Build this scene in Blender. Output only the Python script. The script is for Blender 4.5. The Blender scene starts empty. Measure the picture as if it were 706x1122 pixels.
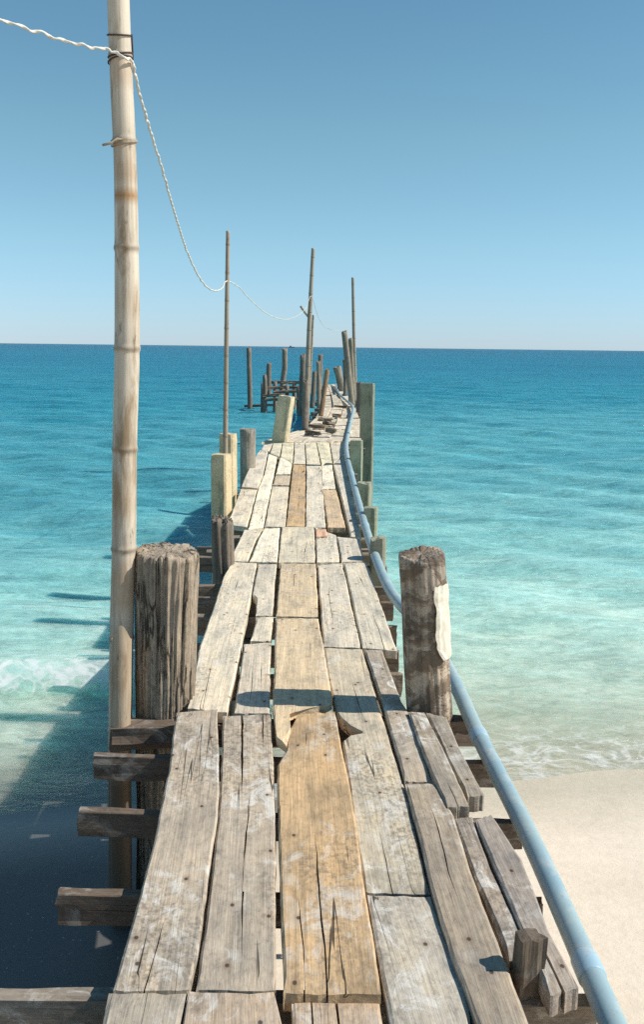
import bpy, bmesh, math, random
import numpy as np
from mathutils import Vector, Matrix, Quaternion, noise

random.seed(7)
rng = np.random.default_rng(11)
sc = bpy.context.scene
COL = sc.collection
R = math.radians

# ------------------------------------------------------------------ camera
PW, PH, F = 706.0, 1122.0, 1050.0
EYE = Vector((0, 0, 1.6))
PITCH, ROLL = R(9.77), R(0.69)
CR = Matrix.Rotation(math.pi / 2 - PITCH, 3, 'X') @ Matrix.Rotation(ROLL, 3, 'Z')
WATER = -1.25


def ray(px, py):
    return CR @ Vector(((px - PW / 2) / F, -(py - PH / 2) / F, -1.0))


def P(px, py, z=0.0):                 # photo position -> point at height z
    d = ray(px, py)
    return EYE + d * ((z - EYE.z) / d.z)


def D(px, py, Y):                     # photo position -> point at distance Y
    d = ray(px, py)
    return EYE + d * (Y / d.y)


def on_plane(px, py, A, B):           # photo position -> point of the vertical plane through A and B
    d = ray(px, py)
    n = Vector((B.y - A.y, -(B.x - A.x), 0))
    return EYE + d * ((A - EYE).dot(n) / d.dot(n))


cam_d = bpy.data.cameras.new('camera')
cam = bpy.data.objects.new('camera', cam_d)
COL.objects.link(cam)
cam_d.sensor_fit = 'VERTICAL'
cam_d.sensor_height = 24.0
cam_d.lens = 24.0 * F / PH
cam_d.clip_start = 0.05
cam_d.clip_end = 60000
m4 = CR.to_4x4()
m4.translation = EYE
cam.matrix_world = m4
sc.camera = cam

# ------------------------------------------------------------------ node helpers


def new_mat(name):
    m = bpy.data.materials.new(name)
    m.use_nodes = True
    nt = m.node_tree
    nt.nodes.clear()
    out = nt.nodes.new('ShaderNodeOutputMaterial')
    return m, nt, out


def nd(nt, typ, props=None, **ins):
    n = nt.nodes.new('ShaderNode' + typ)
    for k, v in (props or {}).items():
        setattr(n, k, v)
    for k, v in ins.items():
        key = int(k[1:]) if k[0] == 'i' and k[1:].isdigit() else k.replace('_', ' ')
        s = n.inputs[key]
        if isinstance(v, bpy.types.NodeSocket):
            nt.links.new(v, s)
        else:
            s.default_value = v
    return n


def mth(nt, op, a, b=None, clamp=False):
    kw = {'i0': a}
    if b is not None:
        kw['i1'] = b
    return nd(nt, 'Math', {'operation': op, 'use_clamp': clamp}, **kw).outputs[0]


def mixc(nt, fac, a, b, mode='MIX'):
    n = nt.nodes.new('ShaderNodeMix')
    n.data_type = 'RGBA'
    n.blend_type = mode
    for s, v in ((n.inputs[0], fac), (n.inputs[6], a), (n.inputs[7], b)):
        if isinstance(v, bpy.types.NodeSocket):
            nt.links.new(v, s)
        else:
            s.default_value = v
    return n.outputs[2]


def ramp(nt, fac, stops, interp='LINEAR'):
    n = nt.nodes.new('ShaderNodeValToRGB')
    cr = n.color_ramp
    cr.interpolation = interp
    while len(cr.elements) > 1:
        cr.elements.remove(cr.elements[-1])
    for i, (p, c) in enumerate(stops):
        e = cr.elements[0] if i == 0 else cr.elements.new(p)
        e.position = p
        if isinstance(c, (int, float)):
            c = (c, c, c)
        e.color = (*c, 1)
    nt.links.new(fac, n.inputs[0])
    return n.outputs[0]


def stretch(nt, vec, scale, loc=None):
    n = nd(nt, 'Mapping', Vector=vec, Scale=scale)
    if loc is not None:
        nt.links.new(loc, n.inputs['Location'])
    return n.outputs[0]


def noi(nt, vec, scale=1.0, detail=4.0, rough=0.6, dist=0.0):
    return nd(nt, 'TexNoise', Vector=vec, Scale=scale, Detail=detail, Roughness=rough, Distortion=dist).outputs[0]


def smooth(nt, v, lo, hi):
    n = nd(nt, 'MapRange', {'interpolation_type': 'SMOOTHSTEP'}, Value=v)
    n.inputs['From Min'].default_value = lo
    n.inputs['From Max'].default_value = hi
    return n.outputs[0]


def rgb(*c):
    return (c[0], c[1], c[2], 1.0)


# ------------------------------------------------------------------ materials
def wood_material(name, axis, grain=40, along=1.4, crack=1.0, bump=0.006, peel=False, old=False):
    """weathered timber; object colour = its own tint, object alpha = how much white stain it has"""
    m, nt, out = new_mat(name)
    tc = nd(nt, 'TexCoord').outputs['Object']
    info = nd(nt, 'ObjectInfo')
    rnd = mth(nt, 'MULTIPLY', info.outputs['Random'], 57.0)
    off = nd(nt, 'CombineXYZ', X=rnd, Y=mth(nt, 'MULTIPLY', rnd, 1.7), Z=mth(nt, 'MULTIPLY', rnd, 0.6)).outputs[0]

    def sv(a, b):
        return stretch(nt, tc, (a, b, a) if axis == 'Y' else (a, a, b), off)
    fine = noi(nt, sv(grain * 3.2, along * 3), 1, 5, 0.7)
    g = noi(nt, sv(grain, along), 1, 6, 0.65, 0.4)
    blot = noi(nt, sv(7, 2.6), 1, 5, 0.62, 0.3)
    blot2 = noi(nt, sv(3.1, 1.3), 1, 3, 0.5)
    speck = noi(nt, sv(60, 45), 1, 3, 0.6)
    col = mixc(nt, 1.0, info.outputs['Color'], ramp(nt, g, [(0.28, (0.80, 0.79, 0.77)), (0.5, (0.99, 0.99, 0.99)), (0.72, (1.12, 1.12, 1.11))]), 'MULTIPLY')
    col = mixc(nt, 1.0, col, ramp(nt, fine, [(0.3, 0.86), (0.55, 1.01), (0.75, 1.08)]), 'MULTIPLY')
    col = mixc(nt, 1.0, col, ramp(nt, blot, [(0.3, (0.60, 0.62, 0.65)), (0.46, (0.95, 0.95, 0.95)), (0.56, (1.05, 1.03, 1.0)), (0.7, (1.2, 1.15, 1.05))]), 'MULTIPLY')
    mot = noi(nt, sv(42, 22), 1, 8, 0.78, 0.5)
    col = mixc(nt, 1.0, col, ramp(nt, mot, [(0.3, (0.56, 0.56, 0.57)), (0.46, (0.96, 0.96, 0.96)), (0.7, (1.22, 1.21, 1.18))]), 'MULTIPLY')
    # dirt
    dirt = mth(nt, 'MULTIPLY', smooth(nt, blot2, 0.44, 0.66), smooth(nt, speck, 0.42, 0.66))
    col = mixc(nt, mth(nt, 'MULTIPLY', dirt, 0.58), col, rgb(0.12, 0.10, 0.08))
    if peel:
        pk = noi(nt, sv(8.0, 12.0), 1, 6, 0.62, 0.6)
        pm = smooth(nt, mth(nt, 'ADD', pk, mth(nt, 'MULTIPLY', mth(nt, 'SUBTRACT', g, 0.5), 0.35)), 0.44, 0.60)
        col = mixc(nt, pm, mixc(nt, 1.0, col, rgb(0.62, 0.57, 0.53), 'MULTIPLY'), mixc(nt, 1.0, col, rgb(1.5, 1.5, 1.5), 'MULTIPLY'))
    # dried white stain
    st = noi(nt, sv(11, 7.5), 1, 9, 0.72, 0.8)
    stm = smooth(nt, st, 0.49, 0.63)
    st2 = smooth(nt, noi(nt, sv(2.3, 1.6), 1, 3, 0.5), 0.40, 0.60)
    stm = mth(nt, 'MULTIPLY', mth(nt, 'MULTIPLY', stm, st2), info.outputs['Alpha'], True)
    col = mixc(nt, stm, col, rgb(0.66, 0.62, 0.55))
    # cracks: thin lines along the grain
    cr = noi(nt, sv(grain * 0.42, 0.26), 1, 2.5, 0.45, 0.15)
    ridge = mth(nt, 'ABSOLUTE', mth(nt, 'SUBTRACT', cr, 0.5))
    line = mth(nt, 'SUBTRACT', 1.0, smooth(nt, ridge, 0.002, 0.010))
    cm = smooth(nt, noi(nt, sv(5.5, 0.9), 1, 2, 0.5), 0.54, 0.62)
    crack_m = mth(nt, 'MULTIPLY', mth(nt, 'MULTIPLY', line, cm), crack, True)
    if old:
        c2 = noi(nt, sv(17, 1.5), 1, 5, 0.6, 0.5)
        l2 = mth(nt, 'SUBTRACT', 1.0, smooth(nt, mth(nt, 'ABSOLUTE', mth(nt, 'SUBTRACT', c2, 0.5)), 0.006, 0.030))
        l2 = mth(nt, 'MULTIPLY', l2, smooth(nt, noi(nt, sv(9, 2.4), 1, 3, 0.5), 0.42, 0.52))
        crack_m = mth(nt, 'MAXIMUM', crack_m, l2)
    col = mixc(nt, mth(nt, 'MULTIPLY', crack_m, 0.85), col, rgb(0.035, 0.027, 0.02))
    # nail heads and knots
    vo = nd(nt, 'TexVoronoi', {'feature': 'F1', 'voronoi_dimensions': '2D' if axis == 'Y' else '3D'}, Vector=sv(8.5, 6.0), Scale=1.0)
    nm = mth(nt, 'SUBTRACT', 1.0, smooth(nt, vo.outputs['Distance'], 0.035, 0.065))
    rust = mth(nt, 'SUBTRACT', 1.0, smooth(nt, vo.outputs['Distance'], 0.03, 0.20))
    rust = mth(nt, 'MULTIPLY', rust, mth(nt, 'GREATER_THAN', nd(nt, 'SeparateColor', Color=vo.outputs['Color']).outputs[0], 0.68))
    col = mixc(nt, mth(nt, 'MULTIPLY', rust, 0.35), col, rgb(0.20, 0.12, 0.07))
    sep = nd(nt, 'SeparateColor', Color=vo.outputs['Color'])
    nm = mth(nt, 'MULTIPLY', nm, mth(nt, 'GREATER_THAN', sep.outputs[0], 0.68))
    col = mixc(nt, mth(nt, 'MULTIPLY', nm, 0.85), col, rgb(0.04, 0.03, 0.024))
    h = mth(nt, 'ADD', mth(nt, 'MULTIPLY', g, 0.9), mth(nt, 'MULTIPLY', fine, 0.45))
    h = mth(nt, 'SUBTRACT', h, mth(nt, 'MULTIPLY', crack_m, 0.9))
    h = mth(nt, 'ADD', h, mth(nt, 'MULTIPLY', stm, 0.15))
    if peel:
        h = mth(nt, 'SUBTRACT', h, mth(nt, 'MULTIPLY', pm, 0.8))
    bm = nd(nt, 'Bump', Strength=0.8, Distance=bump, Height=h)
    bs = nd(nt, 'BsdfPrincipled', Base_Color=col, Roughness=0.86, Normal=bm.outputs[0])
    bs.inputs['Specular IOR Level'].default_value = 0.2
    nt.links.new(bs.outputs[0], out.inputs[0])
    return m


M_PLANK = wood_material('weathered_plank_wood', 'Y')
M_LOG = wood_material('weathered_log_wood', 'Z', grain=26, along=1.8, crack=1.0, bump=0.012)
M_OLD = wood_material('furrowed_log_wood', 'Z', grain=34, along=2.6, crack=1.0, bump=0.02, old=True)
M_PEEL = wood_material('peeling_log_wood', 'Z', grain=26, along=1.8, crack=0.6, bump=0.012, peel=True)


def bamboo_material():
    m, nt, out = new_mat('dry_bamboo')
    tc = nd(nt, 'TexCoord').outputs['Object']
    info = nd(nt, 'ObjectInfo')
    at = nd(nt, 'Attribute', {'attribute_name': 'node'}).outputs['Fac']
    band = nd(nt, 'Attribute', {'attribute_name': 'band'}).outputs['Fac']
    g = noi(nt, stretch(nt, tc, (60, 60, 1.5)), 1, 5, 0.65)
    b = noi(nt, stretch(nt, tc, (12, 12, 2.2)), 1, 5, 0.65, 0.5)
    b2 = noi(nt, stretch(nt, tc, (26, 26, 7)), 1, 6, 0.7)
    col = mixc(nt, 1.0, info.outputs['Color'], ramp(nt, g, [(0.3, 0.74), (0.5, 1.0), (0.7, 1.12)]), 'MULTIPLY')
    col = mixc(nt, smooth(nt, b, 0.46, 0.66), col, rgb(0.33, 0.235, 0.145))
    col = mixc(nt, mth(nt, 'MULTIPLY', smooth(nt, b2, 0.6, 0.7), 0.7), col, rgb(0.09, 0.065, 0.045))
    col = mixc(nt, mth(nt, 'MULTIPLY', band, smooth(nt, b2, 0.2, 0.55)), col, rgb(0.33, 0.17, 0.06))
    foot_shade = nd(nt, 'Attribute', {'attribute_name': 'foot_shade'}).outputs['Fac']
    col = mixc(nt, mth(nt, 'MULTIPLY', foot_shade, 0.9), col, rgb(0.085, 0.062, 0.042))  # shade below deck level, painted into the pole's colour
    col = mixc(nt, mth(nt, 'MULTIPLY', at, 0.5), col, rgb(0.16, 0.105, 0.06))
    bm = nd(nt, 'Bump', Strength=0.5, Distance=0.003, Height=mth(nt, 'ADD', g, b2))
    bs = nd(nt, 'BsdfPrincipled', Base_Color=col, Roughness=0.55, Normal=bm.outputs[0])
    bs.inputs['Specular IOR Level'].default_value = 0.3
    nt.links.new(bs.outputs[0], out.inputs[0])
    return m


M_BAMBOO = bamboo_material()


def concrete_material():
    m, nt, out = new_mat('weathered_concrete')
    tc = nd(nt, 'TexCoord').outputs['Object']
    info = nd(nt, 'ObjectInfo')
    a = noi(nt, tc, 5, 6, 0.65)
    b = noi(nt, tc, 38, 5, 0.7)
    c = noi(nt, stretch(nt, tc, (16, 16, 1.6)), 1, 4, 0.6)
    col = mixc(nt, 1.0, info.outputs['Color'], ramp(nt, a, [(0.3, 0.68), (0.5, 1.0), (0.72, 1.15)]), 'MULTIPLY')
    col = mixc(nt, 1.0, col, ramp(nt, b, [(0.3, 0.8), (0.6, 1.08)]), 'MULTIPLY')
    col = mixc(nt, mth(nt, 'MULTIPLY', smooth(nt, c, 0.54, 0.68), 0.55), col, rgb(0.10, 0.095, 0.06))
    bm = nd(nt, 'Bump', Strength=0.7, Distance=0.006, Height=mth(nt, 'ADD', b, a))
    bs = nd(nt, 'BsdfPrincipled', Base_Color=col, Roughness=0.9, Normal=bm.outputs[0])
    bs.inputs['Specular IOR Level'].default_value = 0.2
    nt.links.new(bs.outputs[0], out.inputs[0])
    return m


M_CONC = concrete_material()


def pipe_material():
    m, nt, out = new_mat('blue_plastic_pipe')
    tc = nd(nt, 'TexCoord').outputs['Object']
    info = nd(nt, 'ObjectInfo')
    a = noi(nt, tc, 9, 6, 0.7)
    b = noi(nt, tc, 70, 4, 0.7)
    c = noi(nt, tc, 1.6, 3, 0.6)
    col = mixc(nt, 1.0, info.outputs['Color'], ramp(nt, c, [(0.35, (0.85, 0.93, 1.0)), (0.65, (1.12, 1.06, 1.0))]), 'MULTIPLY')
    col = mixc(nt, mth(nt, 'MULTIPLY', smooth(nt, a, 0.48, 0.66), 0.5), col, rgb(0.50, 0.50, 0.46))
    col = mixc(nt, mth(nt, 'MULTIPLY', smooth(nt, b, 0.58, 0.68), 0.5), col, rgb(0.25, 0.24, 0.2))
    bm = nd(nt, 'Bump', Strength=0.25, Distance=0.002, Height=b)
    bs = nd(nt, 'BsdfPrincipled', Base_Color=col, Roughness=0.42, Normal=bm.outputs[0])
    bs.inputs['Specular IOR Level'].default_value = 0.35
    nt.links.new(bs.outputs[0], out.inputs[0])
    return m


M_PIPE = pipe_material()


def plain(name, c, rough=0.8, var=0.25, scale=20):
    m, nt, out = new_mat(name)
    tc = nd(nt, 'TexCoord').outputs['Object']
    a = noi(nt, tc, scale, 5, 0.65)
    col = mixc(nt, 1.0, rgb(*c), ramp(nt, a, [(0.3, 1 - var), (0.7, 1 + var)]), 'MULTIPLY')
    bs = nd(nt, 'BsdfPrincipled', Base_Color=col, Roughness=rough)
    bs.inputs['Specular IOR Level'].default_value = 0.25
    nt.links.new(bs.outputs[0], out.inputs[0])
    return m


M_CABLE = plain('off_white_cable', (0.66, 0.63, 0.55), 0.6, 0.2, 40)
M_TWINE = plain('brown_twine', (0.34, 0.27, 0.19), 0.9, 0.3, 60)
M_WIRE = plain('rusty_wire', (0.07, 0.05, 0.04), 0.7, 0.3, 60)
M_BARK = plain('pale_torn_wood', (0.66, 0.595, 0.48), 0.85, 0.2, 26)
M_SHIP = plain('ship_paint', (0.30, 0.34, 0.38), 0.6, 0.1, 1)


def sand_material():
    m, nt, out = new_mat('coral_sand')
    pos = nd(nt, 'NewGeometry').outputs['Position']
    wet = nd(nt, 'Attribute', {'attribute_name': 'wet'}).outputs['Fac']
    a = noi(nt, pos, 1.3, 4, 0.55)
    b = noi(nt, pos, 14, 6, 0.7)
    c = noi(nt, pos, 320, 3, 0.6)
    col = mixc(nt, wet, rgb(0.76, 0.645, 0.51), rgb(0.58, 0.50, 0.375))
    wet_shade = nd(nt, 'Attribute', {'attribute_name': 'wet_shade'}).outputs['Fac']
    col = mixc(nt, wet_shade, col, rgb(0.105, 0.10, 0.095))  # wet sand on the left, with the pier's shade painted into its colour
    col = mixc(nt, 1.0, col, ramp(nt, a, [(0.3, (0.93, 0.92, 0.90)), (0.7, (1.06, 1.06, 1.06))]), 'MULTIPLY')
    col = mixc(nt, 1.0, col, ramp(nt, b, [(0.3, 0.93), (0.7, 1.05)]), 'MULTIPLY')
    col = mixc(nt, 1.0, col, ramp(nt, c, [(0.25, 0.88), (0.5, 1.0), (0.75, 1.07)]), 'MULTIPLY')
    bits = smooth(nt, noi(nt, pos, 55, 2, 0.5), 0.70, 0.74)
    col = mixc(nt, mth(nt, 'MULTIPLY', bits, 0.5), col, rgb(0.72, 0.68, 0.6))
    h = mth(nt, 'MULTIPLY', mth(nt, 'ADD', mth(nt, 'MULTIPLY', b, 1.0), mth(nt, 'MULTIPLY', c, 0.12)), mth(nt, 'SUBTRACT', 1.0, mth(nt, 'MULTIPLY', wet_shade, 0.85)))
    bm = nd(nt, 'Bump', Strength=0.5, Distance=0.012, Height=h)
    rough = mth(nt, 'SUBTRACT', mth(nt, 'SUBTRACT', 0.9, mth(nt, 'MULTIPLY', wet, 0.45)), mth(nt, 'MULTIPLY', wet_shade, 0.3))
    bs = nd(nt, 'BsdfPrincipled', Base_Color=col, Roughness=rough, Normal=bm.outputs[0])
    bs.inputs['Specular IOR Level'].default_value = 0.3
    nt.links.new(bs.outputs[0], out.inputs[0])
    return m


def water_material():
    m, nt, out = new_mat('sea_water')
    pos = nd(nt, 'NewGeometry').outputs['Position']
    dep = nd(nt, 'Attribute', {'attribute_name': 'depth'}).outputs['Fac']     # log-scaled depth 0..1
    foam = nd(nt, 'Attribute', {'attribute_name': 'foam'}).outputs['Fac']
    # patches of the bottom (sand ripples, weed) seen through the water
    p1 = noi(nt, stretch(nt, pos, (0.10, 0.22, 1)), 1, 4, 0.55, 0.3)
    p2 = noi(nt, stretch(nt, pos, (0.9, 1.6, 1)), 1, 4, 0.6, 0.6)
    p3 = noi(nt, stretch(nt, pos, (0.012, 0.05, 1)), 1, 4, 0.6)
    v = mth(nt, 'ADD', dep, mth(nt, 'MULTIPLY', mth(nt, 'SUBTRACT', p1, 0.5), 0.10))
    v = mth(nt, 'ADD', v, mth(nt, 'MULTIPLY', mth(nt, 'SUBTRACT', p2, 0.5), 0.16))
    v = mth(nt, 'ADD', v, mth(nt, 'MULTIPLY', mth(nt, 'SUBTRACT', p3, 0.5), 0.10), True)
    col = ramp(nt, v, WATER_RAMP)
    # ripples, their light and dark sides painted into the colour
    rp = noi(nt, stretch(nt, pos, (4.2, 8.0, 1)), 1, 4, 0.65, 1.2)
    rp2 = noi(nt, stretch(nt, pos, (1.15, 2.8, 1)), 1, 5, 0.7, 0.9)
    # foam lace
    fv = nd(nt, 'TexVoronoi', {'feature': 'DISTANCE_TO_EDGE'}, Vector=stretch(nt, nd(nt, 'VectorMath', {'operation': 'ADD'}, i0=pos, i1=nd(nt, 'TexNoise', Vector=pos, Scale=2.2, Detail=3.0).outputs['Color']).outputs[0], (4.5, 7.0, 4)), Scale=1.0)
    lace = mth(nt, 'SUBTRACT', 1.0, smooth(nt, fv.outputs['Distance'], 0.02, 0.22))
    fn = noi(nt, stretch(nt, pos, (4.5, 8.5, 4)), 1, 9, 0.82, 0.6)
    fm = mth(nt, 'ADD', mth(nt, 'MULTIPLY', lace, 0.15), fn)
    fm = mth(nt, 'ADD', fm, mth(nt, 'MULTIPLY', foam, 0.75))
    fm = mth(nt, 'MULTIPLY', smooth(nt, fm, 0.86, 1.42), smooth(nt, foam, 0.02, 0.25), True)
    # waves as bump: several sizes
    w1 = noi(nt, stretch(nt, pos, (0.55, 1.5, 1)), 1, 5, 0.6, 0.3)
    w2 = noi(nt, stretch(nt, pos, (3.0, 6.5, 1)), 1, 5, 0.65, 0.5)
    w3 = noi(nt, stretch(nt, pos, (14.0, 22.0, 1)), 1, 3, 0.6, 0.3)
    h = mth(nt, 'ADD', mth(nt, 'MULTIPLY', w1, 0.30), mth(nt, 'MULTIPLY', w2, 0.12))
    h = mth(nt, 'ADD', h, mth(nt, 'MULTIPLY', w3, 0.010))
    bm = nd(nt, 'Bump', Strength=1.0, Distance=0.55, Height=h)
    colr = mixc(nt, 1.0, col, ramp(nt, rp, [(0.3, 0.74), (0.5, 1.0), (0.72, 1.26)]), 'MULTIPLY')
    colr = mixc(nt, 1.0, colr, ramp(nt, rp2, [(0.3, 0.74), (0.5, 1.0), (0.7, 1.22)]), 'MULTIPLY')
    st1 = noi(nt, stretch(nt, pos, (0.22, 0.55, 1)), 1, 5, 0.7, 0.7)  # longer streaks of wave shading, put into the colour as well
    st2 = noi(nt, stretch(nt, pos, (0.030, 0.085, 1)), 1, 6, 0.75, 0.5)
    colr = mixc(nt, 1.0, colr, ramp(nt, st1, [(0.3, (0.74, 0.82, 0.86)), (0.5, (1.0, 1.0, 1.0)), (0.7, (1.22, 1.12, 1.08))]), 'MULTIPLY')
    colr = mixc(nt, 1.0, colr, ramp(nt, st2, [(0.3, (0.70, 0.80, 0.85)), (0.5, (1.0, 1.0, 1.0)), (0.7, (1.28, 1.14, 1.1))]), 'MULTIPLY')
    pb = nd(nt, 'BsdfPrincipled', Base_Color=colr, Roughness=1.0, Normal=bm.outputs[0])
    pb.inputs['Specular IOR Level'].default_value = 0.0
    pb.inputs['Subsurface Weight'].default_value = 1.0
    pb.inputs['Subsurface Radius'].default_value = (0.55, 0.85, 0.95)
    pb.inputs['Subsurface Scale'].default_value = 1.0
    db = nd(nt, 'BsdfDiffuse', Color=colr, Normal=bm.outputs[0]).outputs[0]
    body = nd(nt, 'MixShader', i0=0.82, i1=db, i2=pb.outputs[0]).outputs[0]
    clear = nd(nt, 'BsdfTransparent', Color=rgb(0.93, 0.975, 0.96)).outputs[0]
    tr = ramp(nt, dep, [(0.0, 0.96), (0.06, 0.78), (0.15, 0.36), (0.28, 0.10), (0.45, 0.0)])
    mx = nd(nt, 'MixShader', i0=tr, i1=body, i2=clear).outputs[0]
    fr = nd(nt, 'Fresnel', IOR=1.33, Normal=bm.outputs[0]).outputs[0]
    fr = mth(nt, 'MULTIPLY', fr, 0.26, True)
    gl = nd(nt, 'BsdfGlossy', Color=rgb(1, 1, 1), Roughness=0.12, Normal=bm.outputs[0]).outputs[0]
    mx = nd(nt, 'MixShader', i0=fr, i1=mx, i2=gl).outputs[0]
    wh = nd(nt, 'BsdfDiffuse', Color=rgb(0.80, 0.81, 0.79)).outputs[0]
    mx = nd(nt, 'MixShader', i0=fm, i1=mx, i2=wh).outputs[0]
    nt.links.new(mx, out.inputs[0])
    return m


# log-depth position = log(1 + d*6)/log(1+20*6)
WATER_RAMP = [
    (0.00, (0.66, 0.66, 0.50)),
    (0.12, (0.53, 0.71, 0.56)),
    (0.24, (0.37, 0.64, 0.54)),
    (0.38, (0.185, 0.435, 0.41)),
    (0.52, (0.062, 0.245, 0.28)),
    (0.66, (0.016, 0.145, 0.20)),
    (0.80, (0.005, 0.094, 0.152)),
    (1.00, (0.003, 0.060, 0.112)),
]
M_SAND = sand_material()
M_WATER = water_material()

# ------------------------------------------------------------------ object helpers


def link(o, parent=None):
    COL.objects.link(o)
    if parent is not None:
        o.parent = parent
        o.matrix_parent_inverse = parent.matrix_world.inverted()
    return o


def tag(o, label, cat, group=None, kind=None):
    if label:
        o['label'] = label
    if cat:
        o['category'] = cat
    if group:
        o['group'] = group
    if kind:
        o['kind'] = kind
    return o


def mesh_obj(name, verts, faces, mat, mw=None, parent=None, smooth_faces=False, color=(1, 1, 1, 1)):
    me = bpy.data.meshes.new(name)
    me.from_pydata([tuple(v) for v in verts], [], faces)
    me.materials.append(mat)
    if smooth_faces:
        me.polygons.foreach_set('use_smooth', [True] * len(me.polygons))
    me.update()
    o = bpy.data.objects.new(name, me)
    if mw is not None:
        o.matrix_world = mw
    o.color = color
    return link(o, parent)


def nz(x, y, z=0.0):
    return noise.noise(Vector((x, y, z)))


SEED = [0]


def plank(left, right, z=0.0, th=0.045, color=(0.4, 0.35, 0.28), stain=0.5, slits=(), du=0.06, nv=7,
          rag=(0.006, 0.006), ext=0.0, wob=0.005, lift=(0, 0), parent=None, name='plank', bumpy=0.003):
    """left/right: plank edges as photo points, near end first, laid on the deck"""
    SEED[0] += 1
    sd = SEED[0] * 3.71
    L = [P(x, y, z) for x, y in left]
    Rr = [P(x, y, z) for x, y in right]
    if ext:
        for E in (L, Rr):
            d = (E[0] - E[1]).normalized()
            E[0] = E[0] + d * ext
    n0, n1 = (L[0] + Rr[0]) / 2, (L[-1] + Rr[-1]) / 2
    ax = (n1 - n0)
    ax.z = 0
    ax.normalize()
    cx = Vector((ax.y, -ax.x, 0))
    org = (n0 + n1) / 2
    org.z = z

    def loc(E):
        a = np.array([[(p - org).dot(cx), (p - org).dot(ax)] for p in E])
        s = (a[:, 1] - a[0, 1]) / (a[-1, 1] - a[0, 1])
        return a, np.maximum.accumulate(s)
    La, Ls = loc(L)
    Ra, Rs = loc(Rr)
    length = (n1 - n0).length
    ns = max(4, int(length / du))
    S = np.unique(np.round(np.concatenate([np.linspace(0, 1, ns + 1), Ls, Rs]), 5))
    S = S[(S >= 0) & (S <= 1)]
    W = max(0.02, float(np.mean([abs(np.interp(s, Rs, Ra[:, 0]) - np.interp(s, Ls, La[:, 0])) for s in S])))
    ins = min(0.2, 0.007 / W)
    V = [(0.0, None, 0), (ins, None, 0)]
    for k in range(1, nv):
        V.append((k / nv, None, 0))
    V += [(1 - ins, None, 0), (1.0, None, 0)]
    for sl in slits:
        V = [c for c in V if abs(c[0] - sl[0]) > 0.05]
        V += [(sl[0], sl, -1), (sl[0] + 1e-6, sl, 1)]
    V.sort(key=lambda c: c[0])
    nu, nc = len(S), len(V)
    bm = bmesh.new()
    top, gap = [], set()
    for i, s in enumerate(S):
        lx, rx = np.interp(s, Ls, La[:, 0]), np.interp(s, Rs, Ra[:, 0])
        ly = La[0, 1] + s * (La[-1, 1] - La[0, 1])
        ry = Ra[0, 1] + s * (Ra[-1, 1] - Ra[0, 1])
        lx += nz(s * length * 3, sd) * wob + nz(s * length * 14, sd) * wob * 0.6
        rx += nz(s * length * 3, sd + 9) * wob + nz(s * length * 14, sd + 9) * wob * 0.6
        row = []
        for j, (v, sl, side) in enumerate(V):
            vv = v
            if sl is not None:
                v0, s0, s1, w, wig = sl
                t = (s - s0) / max(1e-6, s1 - s0)
                prof = 0.0
                if -1e-6 <= t <= 1 + 1e-6:
                    a = 1.0 if s0 <= 0.001 else min(1, t * 3)
                    b = 1.0 if s1 >= 0.999 else min(1, (1 - t) * 3)
                    prof = min(a, b)
                    prof *= 0.75 + 0.5 * nz(s * length * 9, sd + v0 * 7)
                cen = v0 + wig * nz(s * length * 2.2, sd + 31 * v0) + wig * 0.25 * nz(s * length * 12, sd + 17 * v0)
                vv = cen + side * max(0, prof) * w / 2 / W
            x, y = lx + (rx - lx) * vv, ly + (ry - ly) * vv
            if i == 0:
                y += rag[0] * (nz(vv * 9, sd) * 1.2 + nz(vv * 31, sd) * 0.8)
            if i == nu - 1:
                y += rag[1] * (nz(vv * 9, sd + 4) * 1.2 + nz(vv * 31, sd + 4) * 0.8)
            h = bumpy * (nz(x * 9, y * 1.6, sd) + 0.6 * nz(x * 40, y * 4, sd)) + lift[0] * (1 - s) ** 2 + lift[1] * s ** 2
            edge = (v == 0.0 or v == 1.0 or i == 0 or i == nu - 1)
            if edge:
                h -= 0.005 + 0.004 * abs(nz(s * length * 10, vv * 10, sd))
            row.append(bm.verts.new((x, y, h)))
        top.append(row)
    for i in range(nu - 1):
        for j in range(nc - 1):
            if V[j][1] is not None and V[j][1] is V[j + 1][1]:
                continue
            try:
                bm.faces.new((top[i][j], top[i][j + 1], top[i + 1][j + 1], top[i + 1][j]))
            except ValueError:
                pass
    bmesh.ops.remove_doubles(bm, verts=bm.verts, dist=2e-5)
    bnd = [e for e in bm.edges if len(e.link_faces) == 1]
    faces = list(bm.faces)
    low = {}
    for v in list(bm.verts):
        low[v] = bm.verts.new((v.co.x, v.co.y, v.co.z - th))
    for f in faces:
        bm.faces.new([low[v] for v in reversed(f.verts)])
    for e in bnd:
        f = e.link_faces[0]
        a, b = e.verts
        lp = [l for l in f.loops if l.edge is e][0]
        a, b = lp.vert, lp.link_loop_next.vert
        try:
            bm.faces.new((b, a, low[a], low[b]))
        except ValueError:
            pass
    me = bpy.data.meshes.new(name)
    bm.to_mesh(me)
    bm.free()
    me.materials.append(M_PLANK)
    color = (color[0] * 1.15, color[1] * 1.11, color[2] * 1.04)
    o = bpy.data.objects.new(name, me)
    mw = Matrix((cx, ax, Vector((0, 0, 1)))).transposed().to_4x4()
    mw.translation = org
    o.matrix_world = mw
    o.color = (*color, stain)
    return link(o, parent)


def frame_along(p0, p1, axis='Z', spin=0.0):
    d = (p1 - p0).normalized()
    q = d.to_track_quat(axis, 'Y' if axis == 'Z' else 'Z')
    m = (q @ Quaternion((0, 0, 1) if axis == 'Z' else (0, 1, 0), spin)).to_matrix().to_4x4()
    return m


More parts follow.
